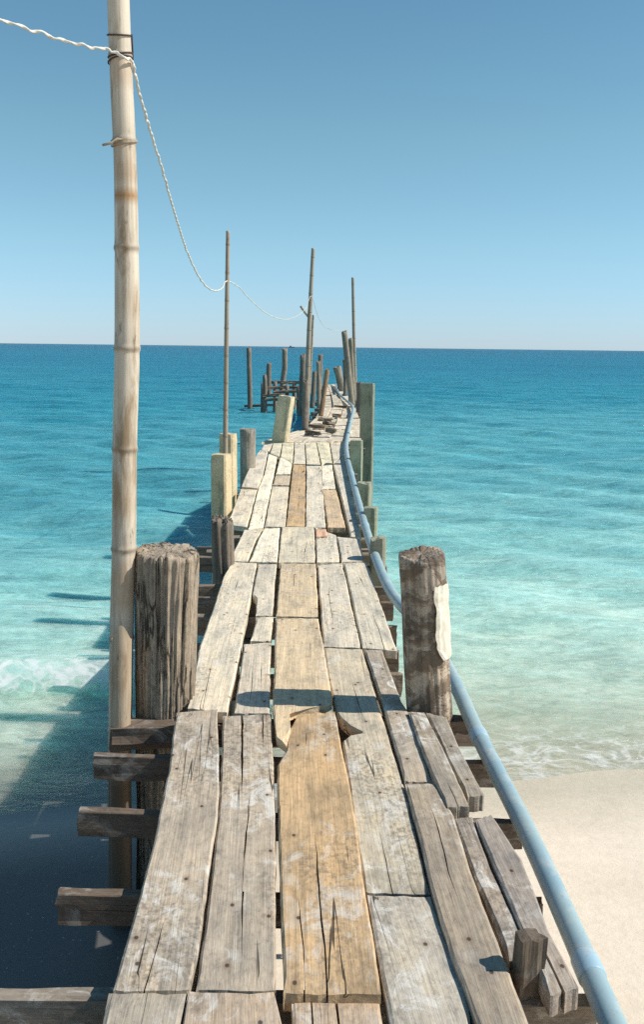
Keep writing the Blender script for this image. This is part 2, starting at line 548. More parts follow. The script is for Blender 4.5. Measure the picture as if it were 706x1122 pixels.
def beam(p0, p1, w, h, color=(0.22, 0.17, 0.125), stain=0.2, name='crossbeam', parent=None, rough=0.006, mat=None, spin=0.0, up=None):
    """rough sawn timber; p0-p1 runs along its middle"""
    SEED[0] += 1
    sd = SEED[0] * 5.3
    L = (p1 - p0).length
    y = (p1 - p0).normalized()
    upv = Vector((0, 0, 1)) if up is None else up
    if abs(y.dot(upv)) > 0.9 and up is None:
        upv = Vector((0, 1, 0))
    x = y.cross(upv).normalized()
    zz = x.cross(y).normalized()
    n = max(5, min(40, int(L / 0.05)))
    prof = []
    k = 4
    c = min(w, h) * 0.07
    for i in range(k):
        prof.append((-w / 2 + c + (w - 2 * c) * i / (k - 1), h / 2))
    for i in range(k):
        prof.append((w / 2, h / 2 - c - (h - 2 * c) * i / (k - 1)))
    for i in range(k):
        prof.append((w / 2 - c - (w - 2 * c) * i / (k - 1), -h / 2))
    for i in range(k):
        prof.append((-w / 2, -h / 2 + c + (h - 2 * c) * i / (k - 1)))
    vs, fs = [], []
    m = len(prof)
    for i in range(n + 1):
        t = i / n
        for j, (a, b) in enumerate(prof):
            yy = (t - 0.5) * L
            if i in (0, n):
                yy += rough * 2.0 * nz(a * 40, b * 40, sd + i)
            g = 1 + (rough / max(w, h)) * 3 * nz(j * 0.9, yy * 5, sd) + (rough / max(w, h)) * 2 * nz(j * 2.1, yy * 1.3, sd + 5)
            vs.append((a * g, yy, b * g))
    for i in range(n):
        for j in range(m):
            a, b = i * m + j, i * m + (j + 1) % m
            fs.append((a, a + m, b + m, b))
    fs.append(tuple(range(m)))
    fs.append(tuple(reversed(range(n * m, n * m + m))))
    mw = Matrix((x, y, zz)).transposed().to_4x4()
    if spin:
        mw = mw @ Matrix.Rotation(spin, 4, 'Y')
    mw.translation = (p0 + p1) / 2
    return mesh_obj(name, vs, fs, mat or M_PLANK, mw, parent, color=(*color, stain))


def log(p0, p1, r0, r1, color=(0.25, 0.2, 0.15), stain=0.2, groove=0.10, lump=0.06, bend=0.0, seg=40, rows=None,
        tilt=(0, 0), name='wooden_post', parent=None, mat=None, freq=5.0, topcut=0.012, cuts=(), smooth_faces=True):
    """round timber from p0 (foot) to p1 (top), with grain furrows; cuts = (angle, width, depth) splits"""
    SEED[0] += 1
    sd = SEED[0] * 2.9
    L = (p1 - p0).length
    rows = rows or max(8, min(70, int(L / 0.035)))
    vs, fs = [], []
    # ends
    for i in range(rows + 1):
        t = i / rows
        z = t * L
        r = r0 + (r1 - r0) * t
        bx = bend * math.sin(math.pi * t) + bend * 0.35 * nz(t * 3, sd)
        by = bend * 0.4 * nz(t * 2.5, sd + 3)
        for j in range(seg):
            a = 2 * math.pi * j / seg
            ca, sa = math.cos(a), math.sin(a)
            g = nz(ca * freq, sa * freq, z * 1.0 + sd)
            g2 = nz(ca * freq * 2.4, sa * freq * 2.4, z * 1.4 + sd)
            lm = nz(ca * 0.9, sa * 0.9, z * 2.2 + sd)
            rr = r * (1 + groove * (-abs(g) * 1.6 + 0.25) + groove * 0.5 * g2 + lump * lm)
            for (ang, wd, dp) in cuts:
                da = (a - ang - 0.10 * nz(z * 3, sd + ang) + math.pi) % (2 * math.pi) - math.pi
                rr -= r * dp * math.exp(-(da / wd) ** 2) * (0.4 + 0.8 * abs(nz(z * 2, ang + sd)))
            zz = z
            if i == rows:
                rr *= 0.965
            if i >= rows - 1:
                zz += topcut * (nz(ca * 2, sa * 2, sd + 8) + 0.6 * nz(ca * 6, sa * 6, sd)) + r * (ca * tilt[0] + sa * tilt[1])
            vs.append((rr * ca + bx, rr * sa + by, zz))
    for i in range(rows):
        for j in range(seg):
            a, b = i * seg + j, i * seg + (j + 1) % seg
            fs.append((a, b, b + seg, a + seg))
    nside = len(fs)
    # top: inner rings so that the cut end has relief
    base = rows * seg
    prev = base
    bxm = sum(vs[base + j][0] for j in range(seg)) / seg
    bym = sum(vs[base + j][1] for j in range(seg)) / seg
    for q in (0.82, 0.6, 0.35):
        st = len(vs)
        for j in range(seg):
            x, y, z = vs[base + j]
            x, y = bxm + (x - bxm) * q, bym + (y - bym) * q
            zc = L + (z - L) * q + topcut * 0.7 * nz(x * 60, y * 60, sd) + (0.004 if q == 0.82 else 0.002)
            vs.append((x, y, zc))
        for j in range(seg):
            fs.append((prev + j, prev + (j + 1) % seg, st + (j + 1) % seg, st + j))
        prev = st
    vs.append((bxm, bym, L))
    for j in range(seg):
        fs.append((prev + j, prev + (j + 1) % seg, len(vs) - 1))
    fs.append(tuple(reversed(range(seg))))
    mw = frame_along(p0, p1)
    # keep the turn about the axis fixed to the world
    zax = (p1 - p0).normalized()
    xax = (Vector((1, 0, 0)) - zax * zax.x).normalized()
    yax = zax.cross(xax)
    mw = Matrix((xax, yax, zax)).transposed().to_4x4()
    mw.translation = p0
    o = mesh_obj(name, vs, fs, mat or M_LOG, mw, parent, color=(*color, stain))
    if smooth_faces:
        flags = [True] * nside + [False] * (len(fs) - nside)
        o.data.polygons.foreach_set('use_smooth', flags)
        o.data.update()
    return o


def catmull(pts, n):
    out = []
    pts = [pts[0] * 2 - pts[1]] + list(pts) + [pts[-1] * 2 - pts[-2]]
    for i in range(1, len(pts) - 2):
        a, b, c, d = pts[i - 1], pts[i], pts[i + 1], pts[i + 2]
        for k in range(n):
            t = k / n
            out.append(0.5 * ((2 * b) + (c - a) * t + (2 * a - 5 * b + 4 * c - d) * t * t + (3 * b - a - 3 * c + d) * t ** 3))
    out.append(pts[-2])
    return out


def tube(name, pts, rad, mat, seg=12, parent=None, color=(1, 1, 1, 1), lobes=0, twist=0.0, depth=0.35, origin=None):
    vs, fs = [], []
    org = origin if origin is not None else pts[0].copy()
    n = len(pts)
    nrm = None
    acc = 0.0
    for i, p in enumerate(pts):
        d = (pts[min(i + 1, n - 1)] - pts[max(i - 1, 0)]).normalized()
        if nrm is None:
            nrm = d.orthogonal().normalized()
        nrm = (nrm - d * nrm.dot(d)).normalized()
        bn = d.cross(nrm)
        if i:
            acc += (p - pts[i - 1]).length
        r = rad(i / (n - 1)) if callable(rad) else rad
        for j in range(seg):
            a = 2 * math.pi * j / seg
            k = 1.0
            if lobes:
                k = 1 - depth * (0.5 - 0.5 * math.cos(lobes * a))
            ang = a + twist * acc
            vs.append(p - org + (nrm * math.cos(ang) + bn * math.sin(ang)) * r * k)
    for i in range(n - 1):
        for j in range(seg):
            a, b = i * seg + j, i * seg + (j + 1) % seg
            fs.append((a, b, b + seg, a + seg))
    fs.append(tuple(reversed(range(seg))))
    fs.append(tuple(range((n - 1) * seg, n * seg)))
    mw = Matrix.Translation(org)
    o = mesh_obj(name, vs, fs, mat, mw, parent, True, color)
    return o


def concrete_post(base, top, w, d, yaw, color, label, group=None, chip=0.0):
    """square precast post from base to top"""
    SEED[0] += 1
    sd = SEED[0] * 1.7
    L = (top - base).length
    n = max(6, int(L / 0.06))
    k = 5
    prof = []
    c = 0.018
    for i in range(k):
        prof.append((-w / 2 + c + (w - 2 * c) * i / (k - 1), -d / 2))
    for i in range(k):
        prof.append((w / 2, -d / 2 + c + (d - 2 * c) * i / (k - 1)))
    for i in range(k):
        prof.append((w / 2 - c - (w - 2 * c) * i / (k - 1), d / 2))
    for i in range(k):
        prof.append((-w / 2, d / 2 - c - (d - 2 * c) * i / (k - 1)))
    m = len(prof)
    vs, fs = [], []
    for i in range(n + 1):
        z = L * i / n
        for a, b in prof:
            g = 1 + 0.03 * nz(a * 9, b * 9, z * 4 + sd)
            zz = z
            if i == n:
                g *= 0.95
                zz += chip * min(0, nz(a * 12, b * 12, sd)) * 2 - 0.004
            vs.append((a * g, b * g, zz))
    for i in range(n):
        for j in range(m):
            a, b = i * m + j, i * m + (j + 1) % m
            fs.append((a, b, b + m, a + m))
    st = n * m
    vs.append((0, 0, L))
    for j in range(m):
        fs.append((st + j, st + (j + 1) % m, len(vs) - 1))
    fs.append(tuple(reversed(range(m))))
    zax = (top - base).normalized()
    xax = Vector((math.cos(yaw), math.sin(yaw), 0))
    xax = (xax - zax * xax.dot(zax)).normalized()
    yax = zax.cross(xax)
    mw = Matrix((xax, yax, zax)).transposed().to_4x4()
    mw.translation = base
    o = mesh_obj('concrete_post', vs, fs, M_CONC, mw, None, color=(*color, 1))
    return tag(o, label, 'post', group)


# ------------------------------------------------------------------ ground and sea
def shore(x):
    return 5.72 + 0.15 * np.clip(x, -8, 8) + 0.10 * np.sin(x * 0.9 + 0.6) + 0.05 * np.sin(x * 2.3)


def bed_depth(yy):        # water depth below the calm surface, by distance from the waterline (negative = beach)
    return np.interp(yy, [-400, -60, -14, -3.7, -1.2, 0, 1, 3, 7.5, 19, 55, 150, 1000, 20000],
                     [-4.5, -2.0, -0.72, -0.45, -0.17, 0, .10, .30, .75, 1.9, 4.2, 8.5, 20, 30])


def bed_z(x, y):
    s = np.interp(np.abs(x), [0, 30, 300], [1, 1, 1])
    und = 0.012 * np.sin(x * 1.7 + y * 0.6) + 0.010 * np.sin(x * 0.7 - y * 1.9 + 1)
    return WATER - bed_depth(y - shore(x)) * s + und * np.clip(1.2 - np.abs(y - shore(x)) / 30, 0, 1)


def axis_pts(core0, core1, step, grow, lim0, lim1):
    a = list(np.arange(core0, core1 + step / 2, step))
    s = step
    while a[-1] < lim1:
        s *= grow
        a.append(min(lim1, a[-1] + s))
    s = step
    while a[0] > lim0:
        s *= grow
        a.insert(0, max(lim0, a[0] - s))
    return np.array(a)


def sheet(name, xs, ys, zfun, mat, attrs):
    X, Y = np.meshgrid(xs, ys)
    Z = zfun(X, Y)
    co = np.stack([X, Y, Z], -1).reshape(-1, 3)
    nx, ny = len(xs), len(ys)
    i = np.arange((ny - 1) * (nx - 1))
    r, c = i // (nx - 1), i % (nx - 1)
    a = r * nx + c
    q = np.stack([a, a + 1, a + nx + 1, a + nx], -1)
    me = bpy.data.meshes.new(name)
    me.vertices.add(len(co))
    me.vertices.foreach_set('co', co.ravel())
    me.loops.add(q.size)
    me.loops.foreach_set('vertex_index', q.ravel().astype(np.int32))
    me.polygons.add(len(q))
    me.polygons.foreach_set('loop_start', (np.arange(len(q)) * 4).astype(np.int32))
    me.polygons.foreach_set('use_smooth', np.ones(len(q), dtype=bool))
    me.update(calc_edges=True)
    me.validate()
    for k, f in attrs.items():
        at = me.attributes.new(k, 'FLOAT', 'POINT')
        at.data.foreach_set('value', f(X, Y, Z).ravel().astype(np.float32))
    me.materials.append(mat)
    o = bpy.data.objects.new(name, me)
    COL.objects.link(o)
    return o


xs = axis_pts(-6, 6, 0.12, 1.10, -30000, 30000)
ys = axis_pts(-2, 14, 0.12, 1.10, -400, 30000)
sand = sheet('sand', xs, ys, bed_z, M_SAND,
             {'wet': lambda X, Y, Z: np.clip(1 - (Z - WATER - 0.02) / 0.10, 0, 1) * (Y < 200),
              'wet_shade': lambda X, Y, Z: np.clip((-0.1 - X + 0.2 * np.sin(Y * 1.3)) / 0.5, 0, 1) * np.clip((Y - 0.8) / 1.0, 0, 1) * np.clip(1 - (Y - 7) / 3, 0, 1)})
sand['kind'] = 'structure'

waves = []
for k in range(34):
    lam = 0.35 * (1.14 ** k) if k < 18 else rng.uniform(0.5, 5)
    th = rng.normal(-math.pi / 2, 0.55)
    waves.append((lam, th, rng.uniform(0, 6.28)))


def sea_z(X, Y):
    yy = Y - shore(X)
    z = np.zeros_like(X)
    amp = np.clip(0.25 + yy / 12.0, 0.1, 1.0) * np.clip(60 / np.maximum(Y, 1), 0, 1)
    for lam, th, ph in waves:
        k = 2 * math.pi / lam
        fade = np.clip(1.6 - Y * 0.012 / lam * 2.2, 0, 1)
        z += 0.0042 * lam ** 0.8 * fade * np.sin(k * (X * math.cos(th) + Y * math.sin(th)) + ph)
    z *= amp * 1.25
    # small breaker on the left
    crest = 7.75 + 0.10 * np.sin(X * 1.3) + 0.12 * (X + 2.5)
    dy = Y - crest
    sh = np.where(dy < 0, np.exp(-(dy / 0.17) ** 2), np.exp(-(dy / 0.6) ** 2))
    z += 0.23 * sh * np.clip((-0.75 - X) / 0.9, 0, 1) * np.clip((X + 14) / 6, 0, 1)
    # low swell lines
    z += 0.035 * np.exp(-((Y - 9.6 - 0.25 * np.sin(X * 0.6)) / 0.5) ** 2) * np.clip(X / 2, 0, 1)
    return WATER + z


def sea_depth(X, Y, Z):
    d = np.clip(bed_depth(Y - shore(X)), 0, 60)
    # the left side is a little deeper
    d = d * (1 + 0.60 * np.clip((-X) / 4, 0, 1) * np.clip(1 - (Y - 6) / 60, 0, 1))
    return np.clip(np.log(1 + 6 * d) / math.log(121), 0, 1)


def sea_foam(X, Y, Z):
    yy = Y - shore(X)
    f = 0.38 * np.exp(-((yy - 0.30) / 0.30) ** 2) + 0.42 * np.exp(-((yy - 0.8) / 0.55) ** 2)
    f += 0.55 * 0.6 * np.exp(-((yy - 0.05) / 0.08) ** 2)
    f *= 1 - 0.75 * np.clip((-X - 0.3) / 0.6, 0, 1)
    f += 0.30 * np.exp(-((yy - 3.2 - 0.2 * np.sin(X * 1.7)) / 0.45) ** 2) * np.clip(X, 0, 1)
    crest = 7.75 + 0.10 * np.sin(X * 1.3) + 0.12 * (X + 2.5)
    dy = Y - crest
    left = np.clip((-0.75 - X) / 0.9, 0, 1)
    f += left * (0.80 * np.exp(-((dy + 0.10) / 0.20) ** 2) + 0.25 * np.exp(-((dy - 1.4) / 0.9) ** 2) + 0.16 * np.exp(-((dy - 4.0) / 2.0) ** 2))
    
    return np.clip(f, 0, 1)


xs = axis_pts(-5.5, 5.5, 0.06, 1.07, -30000, 30000)
ysw = [4.3]
while ysw[-1] < 30000:
    y0 = ysw[-1]
    ysw.append(y0 + (0.045 if y0 < 12 else max(0.045, 0.006 * y0) if y0 < 120 else 0.06 * y0))
sea = sheet('sea', xs, np.array(ysw), sea_z, M_WATER, {'depth': sea_depth, 'foam': sea_foam})
sea['kind'] = 'structure'

# ------------------------------------------------------------------ the pier
pier = bpy.data.objects.new('wooden_pier', None)
pier.location = (0, 4, 0)
COL.objects.link(pier)
bpy.context.view_layer.update()
tag(pier, 'weathered wooden plank walkway running out over turquoise water', 'pier')

GREY = (0.405, 0.345, 0.28)
GREYD = (0.29, 0.245, 0.20)
PALE = (0.63, 0.56, 0.45)
WHITE = (0.77, 0.70, 0.57)
ORANGE = (0.49, 0.345, 0.205)
TAN = (0.57, 0.455, 0.315)


def pl(left, right, **k):
    k.setdefault('parent', pier)
    return plank(left, right, **k)


# nearest row, running back under the photographer
pl([(80, 1250), (111, 1122), (119, 1086)], [(170, 1250), (197, 1122), (204.5, 1085)], color=(0.36, 0.32, 0.27), stain=.7, z=.004, ext=2.0, rag=(0, .004))
pl([(174, 1250), (201, 1122), (208, 1085)], [(335, 1250), (310, 1122), (300, 1085)], color=(0.40, 0.32, 0.25), stain=.8, z=.002, ext=2.0, rag=(0, .008))
pl([(323, 1250), (321, 1122), (318.5, 1090)], [(432, 1250), (420, 1122), (415.5, 1090)], color=(0.42, 0.33, 0.25), stain=1.0, z=-.012, ext=2.0, rag=(0, .01),
   slits=[(.22, 0.3, 1, .006, .03), (.52, 0.2, 1, .008, .03)])
pl([(470, 1250), (428.5, 1122), (402.5, 979)], [(562, 1250), (516, 1122), (511, 1084), (473, 981)], color=(0.42, 0.385, 0.335), stain=.9, z=.0, ext=2.0, rag=(0, .006))
# second row
pl([(124, 1083), (158, 964), (169.5, 920), (185, 842), (193, 780)], [(207, 1083), (216.5, 1046), (227.5, 970), (238, 895), (239, 864), (238.5, 776)],
   color=GREY, stain=.75, z=.012, th=.05, rag=(.004, .006), slits=[(.42, 0, .16, .006, .08)])
pl([(215, 1083), (221, 1036), (232, 958), (239, 895), (241.5, 849), (244.5, 783)], [(303, 1083), (301, 965), (302, 900), (300, 840), (297.5, 782)],
   color=GREY, stain=.8, z=.004, rag=(.006, .008), slits=[(.53, .04, .62, .008, .06), (.40, .58, 1.0, .011, .05), (.82, .82, 1.0, .007, .02)])
pl([(310.5, 1087), (306.5, 948), (304.5, 880), (304, 838), (314, 822), (317, 800), (327, 782)], [(418, 1087), (401, 978), (387, 880), (376, 824), (367, 778)],
   color=ORANGE, stain=.55, z=.016, th=.05, rag=(.005, .02), slits=[(.45, 0, .42, .007, .05), (.22, 0, .22, .005, .03), (.36, .80, .9, .005, .02)])
pl([(402, 975), (387, 895), (378, 830), (376, 812), (384, 806), (398, 803.5), (397, 801), (384, 795), (374, 787), (369, 781), (358.5, 734), (355.5, 709)],
   [(471, 979), (449.5, 880), (430, 822), (407.5, 747), (397, 710)], color=(0.47, 0.415, 0.33), stain=.75, z=.0, rag=(.004, .006),
   slits=[(.42, 0, .14, .005, .05), (.55, .55, .8, .004, .05)])
pl([(620, 1400), (563, 1230), (524.5, 1122), (494, 1043), (473, 972), (451, 883), (444.5, 857.5)], [(655, 1330), (622, 1230), (580.5, 1120), (551, 1045), (520.5, 967), (496, 893), (477, 857.5)],
   color=(0.31, 0.262, 0.212), stain=1.0, z=.018, th=.06, ext=1.2, rag=(0, .006), slits=[(.5, .75, .95, .004, .05)])
pl([(444, 855), (421.5, 776), (400.5, 711)], [(475, 855), (447, 778), (440, 768), (419, 711)], color=(0.36, 0.31, 0.255), stain=1.0, z=.012, th=.055, rag=(.006, .006))
# loose narrow boards at the right edge
pl([(491, 883), (471, 842), (447, 779)], [(514.5, 882), (489, 826), (466, 779.5)], color=(0.31, 0.27, 0.225), stain=1.0, z=.03, th=.055, rag=(.006, .006), nv=5, slits=[(.5, 0, .2, .004, .05)])
pl([(513.5, 871), (489.5, 828), (467.5, 779.5)], [(532, 870), (503, 818), (490, 784)], color=(0.30, 0.265, 0.225), stain=.8, z=.022, th=.06, rag=(.008, .008), nv=5)
pl([(559, 1052), (517, 950), (497, 896)], [(584, 1050), (541, 957), (517.5, 894)], color=(0.29, 0.25, 0.215), stain=.8, z=.01, th=.055, rag=(.005, .008), nv=5)
pl([(604, 1089), (575, 1026), (544, 953), (521.5, 897)], [(635, 1080), (602, 1018), (571.5, 940), (539, 891)], color=(0.31, 0.27, 0.24), stain=.8, z=.02, th=.06, rag=(.006, .01), nv=5,
   slits=[(.45, 0, .22, .010, .05)])
# third row
pl([(205, 775), (219, 709), (244, 634), (251, 620.5), (256.5, 615)], [(249.3, 779), (262, 720), (281.5, 616.5)], color=PALE, stain=.5, z=.004, th=.05, rag=(.006, .004),
   slits=[(.38, 0, .25, .005, .06)])
pl([(256, 780), (268, 705)], [(295, 781), (297.5, 703)], color=(0.56, 0.49, 0.40), stain=.7, z=.008, rag=(.008, .004), slits=[(.4, 0.1, .6, .005, .08), (.7, .3, .7, .004, .05)])
pl([(274.5, 701.5), (282, 676)], [(297, 702), (300, 675)], color=PALE, stain=.5, z=.002, nv=5)
pl([(280.2, 674), (281, 655), (276.7, 651), (283, 617.5)], [(298.6, 673.5), (303, 617.5)], color=(0.57, 0.51, 0.42), stain=.5, z=.003, nv=5)
pl([(314, 816), (303, 808), (299, 775), (302.2, 677)], [(318, 800), (317.5, 779), (360, 772), (365, 768), (349.6, 677)], color=TAN, stain=.6, z=.024, th=.03, rag=(.01, .006), nv=12, du=.03)
pl([(302.6, 674), (307.5, 616.5)], [(348.9, 675), (346, 617)], color=TAN, stain=.35, z=.010)
pl([(354.8, 707), (348, 619)], [(395.4, 708.5), (374.8, 616)], color=(0.58, 0.52, 0.43), stain=.5, z=.004, slits=[(.35, .2, .7, .005, .08)])
pl([(397.5, 709), (377, 616.5)], [(435, 712), (402, 615.5)], color=(0.56, 0.51, 0.42), stain=.5, z=.006, slits=[(.62, 0, .35, .006, .05)])
# fourth row
Q = dict(du=.08, nv=6)
pl([(251.5, 614), (268, 580)], [(271.5, 614.5), (281, 590), (287.5, 580)], color=PALE, stain=.4, z=.0, **Q)
pl([(273.5, 614.5), (284, 589), (289.7, 578.5)], [(303.6, 615.3), (306.6, 578)], color=WHITE, stain=.4, z=.014, **Q)
pl([(305, 615.5), (309, 576.5)], [(345.7, 615.5), (344, 577)], color=(0.60, 0.535, 0.42), stain=.4, z=.01, **Q)
pl([(347.3, 615.5), (345.5, 577.5)], [(372.6, 615), (368.5, 586)], color=(0.60, 0.55, 0.46), stain=.4, z=.0, **Q)
pl([(374.4, 615), (370, 587.5)], [(399, 614), (394.5, 590)], color=(0.58, 0.53, 0.45), stain=.4, z=.004, **Q)
pl([(347, 587), (346, 579)], [(358.5, 587), (357.5, 579)], color=(0.60, 0.37, 0.25), stain=.5, z=.02, th=.015, nv=4, name='patch_board')
# fifth row
pl([(249, 574), (264, 535.5)], [(270.5, 577), (281.8, 536)], color=PALE, stain=.4, z=.002, **Q)
pl([(264.5, 532.5), (275, 508), (285, 493)], [(282.2, 534.5), (288.2, 520), (293.5, 493)], color=(0.60, 0.54, 0.45), stain=.3, z=.016, **Q)
pl([(272.2, 579), (283, 535), (289.5, 519.7), (294.5, 497)], [(288.3, 577.5), (297, 534), (303.5, 500.5)], color=WHITE, stain=.4, z=.006, **Q)
pl([(290, 576.5), (298.4, 532.5)], [(312.4, 576.5), (316.6, 532.7)], color=(0.62, 0.55, 0.44), stain=.4, z=.0, **Q)
pl([(298.8, 531), (302, 520.7)], [(316.8, 531.2), (318.2, 520.7)], color=(0.55, 0.45, 0.33), stain=.3, z=.006, **Q)
pl([(302.6, 519), (306.8, 501)], [(318.3, 519), (320.7, 501)], color=WHITE, stain=.3, z=.0, **Q)
pl([(313.6, 576), (321.3, 508.8)], [(334, 576.5), (334.7, 508.8)], color=(0.50, 0.355, 0.21), stain=.3, z=.008, **Q)
pl([(335.2, 577), (335.9, 510)], [(356.8, 577.3), (351.8, 510)], color=(0.64, 0.58, 0.48), stain=.3, z=.003, **Q)
pl([(359.2, 577.3), (353.6, 536.5)], [(378.8, 577.5), (368.4, 536)], color=(0.55, 0.42, 0.29), stain=.3, z=.0, **Q)
pl([(353.4, 535), (352.2, 509.8)], [(367.8, 534.8), (363.8, 508.8)], color=WHITE, stain=.3, z=.006, **Q)
pl([(384.5, 587), (372.5, 536), (365.3, 508.5)], [(396.5, 589), (386, 535), (378, 498)], color=(0.58, 0.535, 0.46), stain=.3, z=.004, **Q)
# sixth row
e0 = [(285.5, 492.5), (295.5, 496), (306.9, 500), (321.2, 507.5), (335.4, 508), (352, 508.8), (365, 507.5), (378.5, 497)]
e1 = [(288.5, 487.5), (299, 485.5), (309.5, 484.8), (322.5, 484.5), (334, 484.5), (346.5, 484), (361, 484), (379, 482.5)]
for i in range(7):
    g = 0.7
    pl([(e0[i][0] + g, e0[i][1]), (e1[i][0] + g * .6, e1[i][1])], [(e0[i + 1][0] - g, e0[i + 1][1] - (0 if i else 2)), (e1[i + 1][0] - g * .6, e1[i + 1][1])],
       color=(0.62 + .03 * (i % 3), 0.56 + .03 * (i % 3), 0.46), stain=.3, z=.003 * (i % 3), **Q)
# broken far part: short, shifted boards
far_rows = [
    (483.5, 471, [288, 312, 334, 357, 380, 396], [326, 340, 355, 369, 384, 397]),
    (470, 458.5, [334, 349, 365, 381, 397], [345, 357, 370, 384, 396]),
    (457.5, 446, [346, 359, 373, 394], [352.5, 364, 376, 390]),
    (445, 433, [353, 365, 377, 389], [354, 363, 372, 382]),
    (432, 420.5, [354, 362.5, 371, 380], [354, 358.5, 363, 368]),
]
fr = random.Random(5)
for (ya, yb, xa, xb) in far_rows:
    for i in range(len(xa) - 1):
        j0, j1 = fr.uniform(-1.2, 0.6), fr.uniform(-.4, 1.0)
        c = fr.uniform(.9, 1.08)
        pl([(xa[i] + .5, ya + j0), (xb[i] + .35, yb + j1)], [(xa[i + 1] - .5, ya + j0 + fr.uniform(-.5, .5)), (xb[i + 1] - .35, yb + j1)],
           color=(0.60 * c, 0.53 * c, 0.43 * c), stain=.3, z=fr.uniform(-.035, .03), du=.15, nv=5, rag=(.05, .05), bumpy=.008)

# crossbeams under the boards; ends stick out on both sides
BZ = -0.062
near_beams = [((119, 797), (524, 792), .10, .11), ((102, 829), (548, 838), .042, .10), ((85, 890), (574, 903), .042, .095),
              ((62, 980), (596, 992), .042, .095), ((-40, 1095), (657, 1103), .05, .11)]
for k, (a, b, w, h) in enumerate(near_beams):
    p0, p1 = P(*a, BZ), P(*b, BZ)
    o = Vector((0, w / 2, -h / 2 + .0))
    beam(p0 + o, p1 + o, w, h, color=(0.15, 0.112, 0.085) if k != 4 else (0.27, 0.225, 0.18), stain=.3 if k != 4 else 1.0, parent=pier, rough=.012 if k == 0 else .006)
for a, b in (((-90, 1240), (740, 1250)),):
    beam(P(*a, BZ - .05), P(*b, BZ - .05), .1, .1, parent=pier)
beam(Vector((-.85, .35, BZ - .05)), Vector((.8, .35, BZ - .05)), .1, .1, parent=pier)
beam(Vector((-.85, -.7, BZ - .05)), Vector((.8, -.7, BZ - .05)), .1, .1, parent=pier)
mid_beams = [((214, 745), (441, 741)), ((212, 708), (438, 716)), ((212, 676), (436, 689)), ((213, 656), (432, 662)), ((214, 643), (428, 645)),
             ((214, 611), (425, 622)), ((216, 600), (422, 603))]
for a, b in mid_beams:
    p0, p1 = P(*a, BZ), P(*b, BZ)
    o = Vector((0, .045, -.06))
    beam(p0 + o, p1 + o, .05, .12, color=(0.22, 0.17, 0.125), stain=.3, parent=pier)
br = random.Random(3)
yy = 7.15
while yy < 42:
    # follow the deck: centre and half width by distance
    cx_ = np.interp(yy, [7, 9, 14, 17, 21, 28, 42], [-.24, -.26, -.22, -.15, .42, .42, .27])
    hw = np.interp(yy, [7, 9, 14, 17, 21, 28, 42], [.50, .60, .58, .8, .55, .45, .28])
    l, r = hw + br.uniform(.02, .26), hw + br.uniform(.0, .16)
    z = BZ - .07
    beam(Vector((cx_ - l, yy, z)), Vector((cx_ + r, yy + br.uniform(-.05, .05), z)), .10, .12, color=(0.24, 0.195, 0.15), stain=.3, parent=pier)
    yy += .62 if yy < 14 else 1.5
# long bearers and the piles that carry them
stops = [(-1.5, -.30, .38), (4, -.33, .36), (9, -.62, .10), (15, -.62, .25), (19, 0.0, .75), (27, .12, .66), (41, .10, .42)]
for s in (0, .5, .72, 1):  # inner bearers added to keep the gaps between boards dark
    for a, b in zip(stops, stops[1:]):
        z = BZ - .20 - .002 * s
        xa, xb = a[1] + (a[2] - a[1]) * s, b[1] + (b[2] - b[1]) * s
        beam(Vector((xa, a[0], z)), Vector((xb, b[0], z)), .09, .14, color=(0.2, 0.16, 0.12), name='bearer', parent=pier)
for (y, xa, xb) in ((1.0, -.38, .44), (2.9, -.42, .42), (6.2, -.45, .3), (8.6, -.66, .16), (11.2, -.66, .2), (14.2, -.66, .28), (17, -.4, .6), (20.5, 0, .75), (25, .05, .72), (31, .08, .62), (38, .08, .46)):
    for x in (xa, xb):
        zb = float(bed_z(np.array(x), np.array(y))) - .3
        log(Vector((x, y, zb)), Vector((x + .01, y, BZ - .13)), .075, .07, color=(0.2, 0.16, 0.12), seg=16, rows=14, name='pile', parent=pier)
# stub of an upright at the right edge
s0, s1 = P(581, 1099, -.03), P(580, 1046, 0)
foot = P(580, 1092, -.05) + Vector((0, .03, 0))
beam(Vector((foot.x, foot.y, -.16)), Vector((foot.x + .004, foot.y, .105)), .062, .055, color=(0.15, 0.115, 0.085), stain=.2, name='upright_stub', parent=pier, rough=.006, spin=.25)


# ------------------------------------------------------------------ posts beside the deck
def grounded(p, extra=0.35):
    return float(bed_z(np.array(p.x), np.array(p.y))) - extra


def post(top_px, Y, w_px, foot_px=None, r_ratio=1.0, label='', group=None, cat='post', name='wooden_post', **k):
    """upright at distance Y: its top centre at a photo point; foot_px = another point of its axis at the same distance"""
    t = D(*top_px, Y)
    f = D(*foot_px, Y) if foot_px else D(top_px[0], top_px[1] + 100, Y)
    if not foot_px:
        f.x = t.x
    d = (f - t)
    zb = min(grounded(Vector((t.x, Y, 0))), f.z - .02)
    p0 = t + d * ((zb - t.z) / d.z)
    r = w_px / 2 / F * (Y * math.cos(PITCH) + 0.1)
    o = log(p0, t, r * r_ratio, r, name=name, **k)
    return tag(o, label, cat, group)


